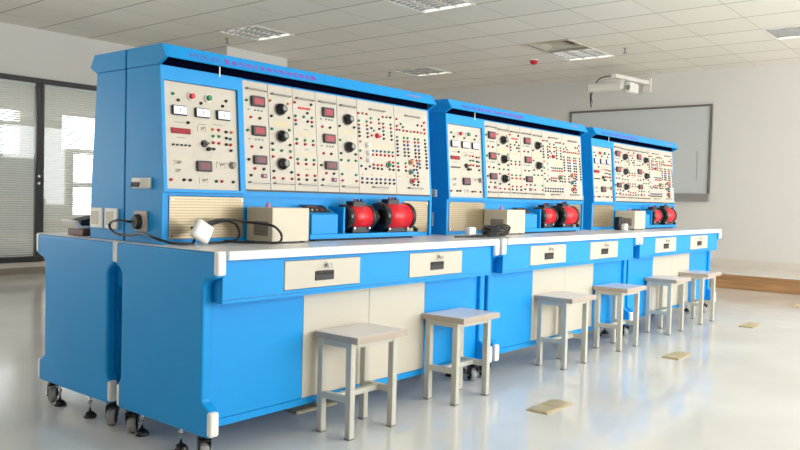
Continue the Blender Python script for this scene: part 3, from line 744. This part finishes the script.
def motor_rig():
    t = thing('motor_rig', '', 'motor set', (0, 0, 0), 0, 'twin red motor sets on the benches')
    b = B(); b.box(0, .775, 0, .107, .008, .03, 'blue', .002, 1)
    b.box(.04, .735, .012, .1, 0, .008, 'rubber'); b.build('base_rail', t)
    # control box with sloped display
    b = B(); b.prism([(.004, .03), (.004, .118), (.03, .126), (.095, .156), (.095, .03)], .012, .178, 'blue', 'x', .002, 1); cbx = b.build('control_box', t)
    sl = math.atan2(.030, .065)
    b = B(); b.box(-.07, .07, 0, .07, 0, .004, 'black', .001, 1).box(-.055, .02, .02, .058, .004, .006, 'screen_dark', .0005, 1).box(-.052, .017, .04, .055, .006, .0065, 'brown')
    for q in range(4): b.lathe([(.0045, .004), (.0045, .010)], ('white_plastic', 'orange', 'red', 'green')[q], (-.045+.03*q, .011, 0), n=10)
    b.build('display', cbx, (.088, .028, .126), (sl, 0, 0))
    b = B(); b.box(.208, .22, .0, .1, .03, .152, 'blue', .001, 1); b.build('upright_plate', t)
    # motors, axis along x at height .095
    ay = .045
    def motor(x0, L, r, z, fl):
        m = thing_part('motor', t)
        b = B(); b.lathe([(r, 0), (r, L)], 'motor_red', (x0, ay, z), (1, 0, 0), 28)
        for q in range(10):
            a = math.radians(-80+160*q/9)
        b.build('body', m)
        b = B(); b.lathe([(r*.5, -.034), (r*.95, -.032), (r*1.07, -.026), (r*1.07, -.002), (r*1.0, 0)], 'black_gloss', (x0, ay, z), (1, 0, 0), 28)
        for q in range(6):
            a = 2*PI*q/6; b.lathe([(.004, 0), (.004, .003)], 'chrome', (x0-.029, ay+r*.8*math.cos(a), z+r*.8*math.sin(a)), (-1, 0, 0), 8)
        b.build('end_shield', m)
        b = B(); b.lathe([(r*1.0, 0), (r*1.05, .003), (r*1.05, .024), (r*.8, .036), (r*.3, .038)], 'black', (x0+L, ay, z), (1, 0, 0), 28); b.build('end_shield', m)
        xt = x0+.018
        b = B(); b.box(xt, xt+.088, ay-.024, ay+.024, z+r*.8, z+r+.02, 'black', .004, 1); tb_ = b.build('terminal_box', m)
        for q, c in enumerate(('red', 'blue_dark', 'black')): B().lathe([(.006, 0), (.006, .008), (.004, .011)], c, (xt+.025+.023*q, ay-.01, z+r+.02), n=10).build('terminal', tb_)
        b = B(); b.box(x0+.005, x0+L-.005, ay-.036, ay+.036, .03, z-r*.75, 'black', .003, 1)
        for q in (0, 1): b.lathe([(.008, 0), (.008, .006), (.005, .01)], 'chrome', (x0+.012+(L-.024)*q, ay-.0365, z-r*.9), (0, -1, 0), 10)
        b.build('foot', m)
    motor(.275, .128, .056, .104, 1)
    motor(.528, .165, .066, .107, 1)
    b = B(); b.cyl((.43, ay, .104), (.51, ay, .106), .012, 'steel', 14); b.lathe([(.03, 0), (.034, .003), (.034, .016), (.03, .019)], 'black', (.46, ay, .105), (1, 0, 0), 20); b.build('coupling', t)
    b = B(); b.tube([(.69, .02, .05), (.735, .012, .056), (.755, .008, .045), (.757, .006, .032)], .006, 'black').lathe([(.013, 0), (.013, .02)], 'black', (.757, .01, .03)); b.build('lead', t)
    return t
def thing_part(name, parent):
    o = bpy.data.objects.new(name, None); COL.objects.link(o); o.parent = parent; o.empty_display_size = .05; return o
rig = motor_rig()
for k in range(3):
    o = rig if k == 0 else copy_tree(rig)
    o.location = (BP*k+(.712, .695, .712)[k], .287, BH+.0008)
    o['label'] = 'two red motors coupled on a blue rail with control box on the %s bench' % ORD[k]

# power cord with white socket block on the nearest bench
def plug_block(t, loc, rz):
    b = B(); b.box(-.039, .039, -.016, .016, -.039, .039, 'white_plastic', .012, 3)
    b.box(-.03, .03, -.0175, -.0155, -.03, .03, 'white_plastic', .0005, 1)
    return b.build('socket_block', t, loc, (math.radians(-14), math.radians(32), rz))
t = thing('extension_cable', 'black cord from the cabinet side socket to a white plug block, nearest bench', 'power cord', (.15, .3, BH))
def rel(pts, o=(.15, .3, BH)): return [(a-o[0], b-o[1], c-o[2]) for a, b, c in pts]
b = B(); b.lathe([(.03, 0), (.031, .004), (.029, .014), (.022, .02)], 'black', (CX0-.0125-.15, .535-.3, .842-BH), (-1, 0, 0), 20); b.build('round_plug', t)
b = B(); b.tube(rel([(.0, .55, .842), (-.012, .62, .845), (-.006, .685, .832), (.0, .69, .808), (.0, .64, .79), (.0, .55, .790), (-.008, .45, .802), (-.015, .36, .790), (.03, .32, .772), (.08, .3, .768), (.12, .31, .768), (.15, .35, .768), (.15, .33, .80), (.12, .318, .83)]), .0052, 'black'); b.build('cable', t)
b = B(); b.tube(rel([(.175, .34, .81), (.2, .34, .835), (.25, .335, .855), (.32, .335, .856), (.38, .335, .848), (.43, .225, .838), (.46, .205, .815), (.47, .2, .79), (.455, .2, .769), (.40, .23, .768), (.34, .28, .768), (.28, .33, .772)]), .0052, 'black')
b.tube(rel([(.17, .35, .80), (.22, .36, .825), (.29, .36, .848), (.36, .365, .84), (.385, .365, .805), (.36, .35, .775), (.29, .33, .768), (.22, .31, .768), (.17, .32, .768)]), .0052, 'black'); b.build('cable', t)
o = plug_block(t, (.158-.15, .305-.3, .812-BH), math.radians(-8)); o['label'] = 'white plug block'

def coil(label, loc, x0):
    t = thing('extension_cable', label, 'power cord', loc)
    b = B()
    for q in range(5):
        pts = []
        for a in range(0, 13):
            an = 2*PI*a/12+q*.5
            pts.append((.055*math.cos(an)+.006*q-.02, .035*math.sin(an)+.008*(q % 3)-.01, .0065+.010*q+.012*max(0, math.sin(an*1.0))))
        b.tube(pts, .005, 'black', 8, 3)
    for q in range(3):
        pts = []
        for a in range(0, 13):
            an = 2*PI*a/12+q
            pts.append((.065*math.cos(an)+.10+.008*q, .03*math.sin(an), .0065+.011*q+.018*(1+math.sin(an+.6))))
        b.tube(pts, .005, 'black', 8, 3)
    b.tube([(-.06, 0, .007), (-.1, .02, .0065), (-.12, .05, .0065), (-.10, .06, .02)], .005, 'black')
    b.tube([(-.06, -.02, .007), (-.15, -.03, .0065), (-.24, -.02, .0065), (-.33, .01, .0065)], .005, 'black')
    b.build('coiled_cable', t)
    o = B().box(-.033, .033, -.02, .02, -.024, .024, 'white_plastic', .012, 3).build('socket_block', t, (-.105, .065, .028)); o['label'] = 'white plug block'
    return t
coil('coiled black power cord with white plug lying on the middle bench', (BP+.145, .165, BH), 0)
t = thing('power_adapter', 'small black and white plug standing beside the cream box on the farthest bench', 'plug', (2*BP+.30, .25, BH+.001))
B().box(-.03, .03, -.02, .02, 0, .05, 'white_plastic', .01, 2).build('plug_body', t)
B().box(-.05, .02, .021, .06, 0, .10, 'black', .008, 2).build('transformer', t)

# brown box with an angled console on the back bench
yb2 = 1.0
t = thing('wooden_box', 'small brown box at the left end of the rear bench', 'box', (.16, 1.08, BH+.001))
B().box(-.1, .08, -.06, .07, 0, .03, 'brown', .002, 1).build('case', t)
t = thing('desk_console', 'black and white angled console lying on the small brown box', 'console', (.16, 1.08, BH+.032))
b = B(); b.prism([(-.115, .0), (-.14, .034), (-.125, .038), (-.1, .012), (.06, .012), (.06, .0)], -.055, .065, 'white_plastic', 'y', .003, 1); b.build('housing', t)
b = B(); b.prism([(-.108, .0125), (-.098, .036), (.055, .07), (.055, .0125)], -.045, .055, 'black', 'y', .002, 1); b.build('keypad', t)

# ------------------------------------------------------------------ stools
def make_stool():
    t = thing('stool', '', 'stool', (0, 0, 0), 0, 'square stools along the benches')
    s = B(); s.box(-.148, .158, -.131, .103, .388, .413, 'stool_top', .002, 1); seat = s.build('seat', t); seat['label'] = 'pale laminate seat board'
    e = B()
    e.box(-.1495, .1595, -.1325, -.1295, .387, .4115, 'stool_edge'); e.box(-.1495, .1595, .1015, .1045, .387, .4115, 'stool_edge')
    e.box(-.1495, -.1465, -.1295, .1015, .387, .4115, 'stool_edge'); e.box(.1565, .1595, -.1295, .1015, .387, .4115, 'stool_edge')
    e.build('edge_band', seat)
    lx, ly, w = .143, .094, .029
    for sx in (-1, 1):
        for sy in (-1, 1):
            xa, ya = (sx*lx if sx < 0 else lx-w), (sy*ly if sy < 0 else ly-w)
            l = B().box(xa, xa+w, ya, ya+w, .006, .387, 'stool_metal', .002, 1).build('leg', t)
            B().box(xa-.0005, xa+w+.0005, ya-.0005, ya+w+.0005, 0, .006, 'grey').build('foot_cap', l)
    r = B()
    for s_ in (-1, 1):
        y0 = -ly if s_ < 0 else ly-w; r.box(-lx+w, lx-w, y0+.003, y0+w-.003, .363, .387, 'stool_metal')
        x0 = -lx if s_ < 0 else lx-w; r.box(x0+.003, x0+w-.003, -ly+w, ly-w, .363, .387, 'stool_metal')
    r.build('seat_rail', t)
    for s_ in (-1, 1):
        x0 = -lx if s_ < 0 else lx-w; B().box(x0+.002, x0+w-.002, -ly+w, ly-w, .145, .17, 'stool_metal', .001, 1).build('stretcher', t)
    B().box(-lx+w-.002, lx-w+.002, -.0125, .0125, .146, .169, 'stool_metal', .001, 1).build('stretcher', t)
    return t
st = make_stool()
SL = ['nearest square stool, in front of the cream doors of the nearest bench',
      'second stool from the left, at the right end of the nearest bench',
      'stool at the left half of the middle bench, third from the left',
      'stool at the right end of the middle bench, fourth from the left',
      'stool at the left half of the farthest bench, second from the far end',
      'farthest stool, at the right end of the farthest bench']
for k, (x, y, r) in enumerate([(.704, -.022, .0), (1.424, -.02, .0), (2.497, -.02, .0), (3.262, -.02, -.01), (4.145, -.014, .0), (4.86, -.014, -.03)]):
    o = st if k == 0 else copy_tree(st)
    o.location = (x, y, 0); o.rotation_euler = (0, 0, r); o['label'] = SL[k]

# ------------------------------------------------------------------ floor outlet covers
def floor_box():
    t = thing('floor_outlet', '', 'floor outlet', (0, 0, 0), 0, 'brass floor outlet covers')
    B().box(-.128, .128, -.055, .055, 0, .006, 'brass', .002, 1).build('rim', t)
    for s in (-1, 1): B().box(-.06+s*.062, .06+s*.062, -.047, .047, .006, .009, 'brass', .002, 1).build('lid', t)
    return t
fb = floor_box()
for k, (x, y, r, l) in enumerate([(1.583, -.441, .02, 'brass floor outlet cover in the open floor right of the second stool'),
                               (3.27, -.428, .02, 'brass floor outlet cover in the open floor below the stool by the farthest bench'),
                               (4.98, -.40, .02, 'brass floor outlet cover to the right of the farthest stool'),
                               (6.68, -.40, .02, 'brass floor outlet cover near the platform step at the right edge of the photo'),
                               (.80, .36, .0, 'brass floor outlet cover under the nearest bench behind the nearest stool'),
                               (.62, 1.72, .0, 'brass floor outlet cover beyond the rear bench at its left end')]):
    o = fb if k == 0 else copy_tree(fb)
    o.location = (x, y, 0); o.rotation_euler = (0, 0, r); o['label'] = l

# ------------------------------------------------------------------ light
w = bpy.data.worlds.new('sky'); SC.world = w; w.use_nodes = True
bg = w.node_tree.nodes['Background']; bg.inputs['Color'].default_value = (0.96, 0.985, 1.0, 1); bg.inputs['Strength'].default_value = 8.6
def portal(name, loc, rot, sx, sy):
    l = bpy.data.lights.new(name, 'AREA'); l.shape = 'RECTANGLE'; l.size = sx; l.size_y = sy; l.cycles.is_portal = True
    o = bpy.data.objects.new(name, l); COL.objects.link(o); o.location = loc; o.rotation_euler = rot
for k, (x0, x1) in enumerate(WIN): portal('window_daylight', ((x0+x1)/2, YR-.19, (WZ0+WZ1)/2), (PI/2, 0, 0), x1-x0, WZ1-WZ0)
portal('window_daylight', (XB-.19, (WBK[0]+WBK[1])/2, 1.7), (0, -PI/2, 0), 1.4, WBK[1]-WBK[0])  # sky portal of the added back window
portal('corridor_daylight', (-1.3, yo+.19, 1.4), (-PI/2, 0, 0), 4.2, 1.8)  # sky portal of the added corridor opening
portal('corridor_daylight', (2.355, yo+.19, 1.715), (-PI/2, 0, 0), 1.51, .59)
portal('corridor_daylight', (4.445, yo+.19, 1.3), (-PI/2, 0, 0), 1.51, 1.4)

# ------------------------------------------------------------------ camera
yaw, pitch, roll, fpx = -0.8809, -0.0351, 0.0259, 773.343
fw = Vector((-math.sin(yaw)*math.cos(pitch), math.cos(yaw)*math.cos(pitch), math.sin(pitch)))
rt = Vector((math.cos(yaw), math.sin(yaw), 0)); up = rt.cross(fw)
r2 = rt*math.cos(roll)+up*math.sin(roll); u2 = up*math.cos(roll)-rt*math.sin(roll)
cam = bpy.data.cameras.new('camera'); co = bpy.data.objects.new('camera', cam); COL.objects.link(co)
cam.sensor_width = 36; cam.lens = fpx/800*36; cam.clip_start = .05
mw = Matrix((r2, u2, -fw)).transposed().to_4x4(); mw.translation = (-1.6464, -2.1678, 0.9617)
co.matrix_world = mw
SC.camera = co
SC.view_settings.view_transform = 'Standard'; SC.view_settings.look = 'None'
SC.view_settings.exposure = 0.06; SC.view_settings.gamma = 1.0; SC.view_settings.use_curve_mapping = False
SC.cycles.max_bounces = 10; SC.cycles.diffuse_bounces = 6
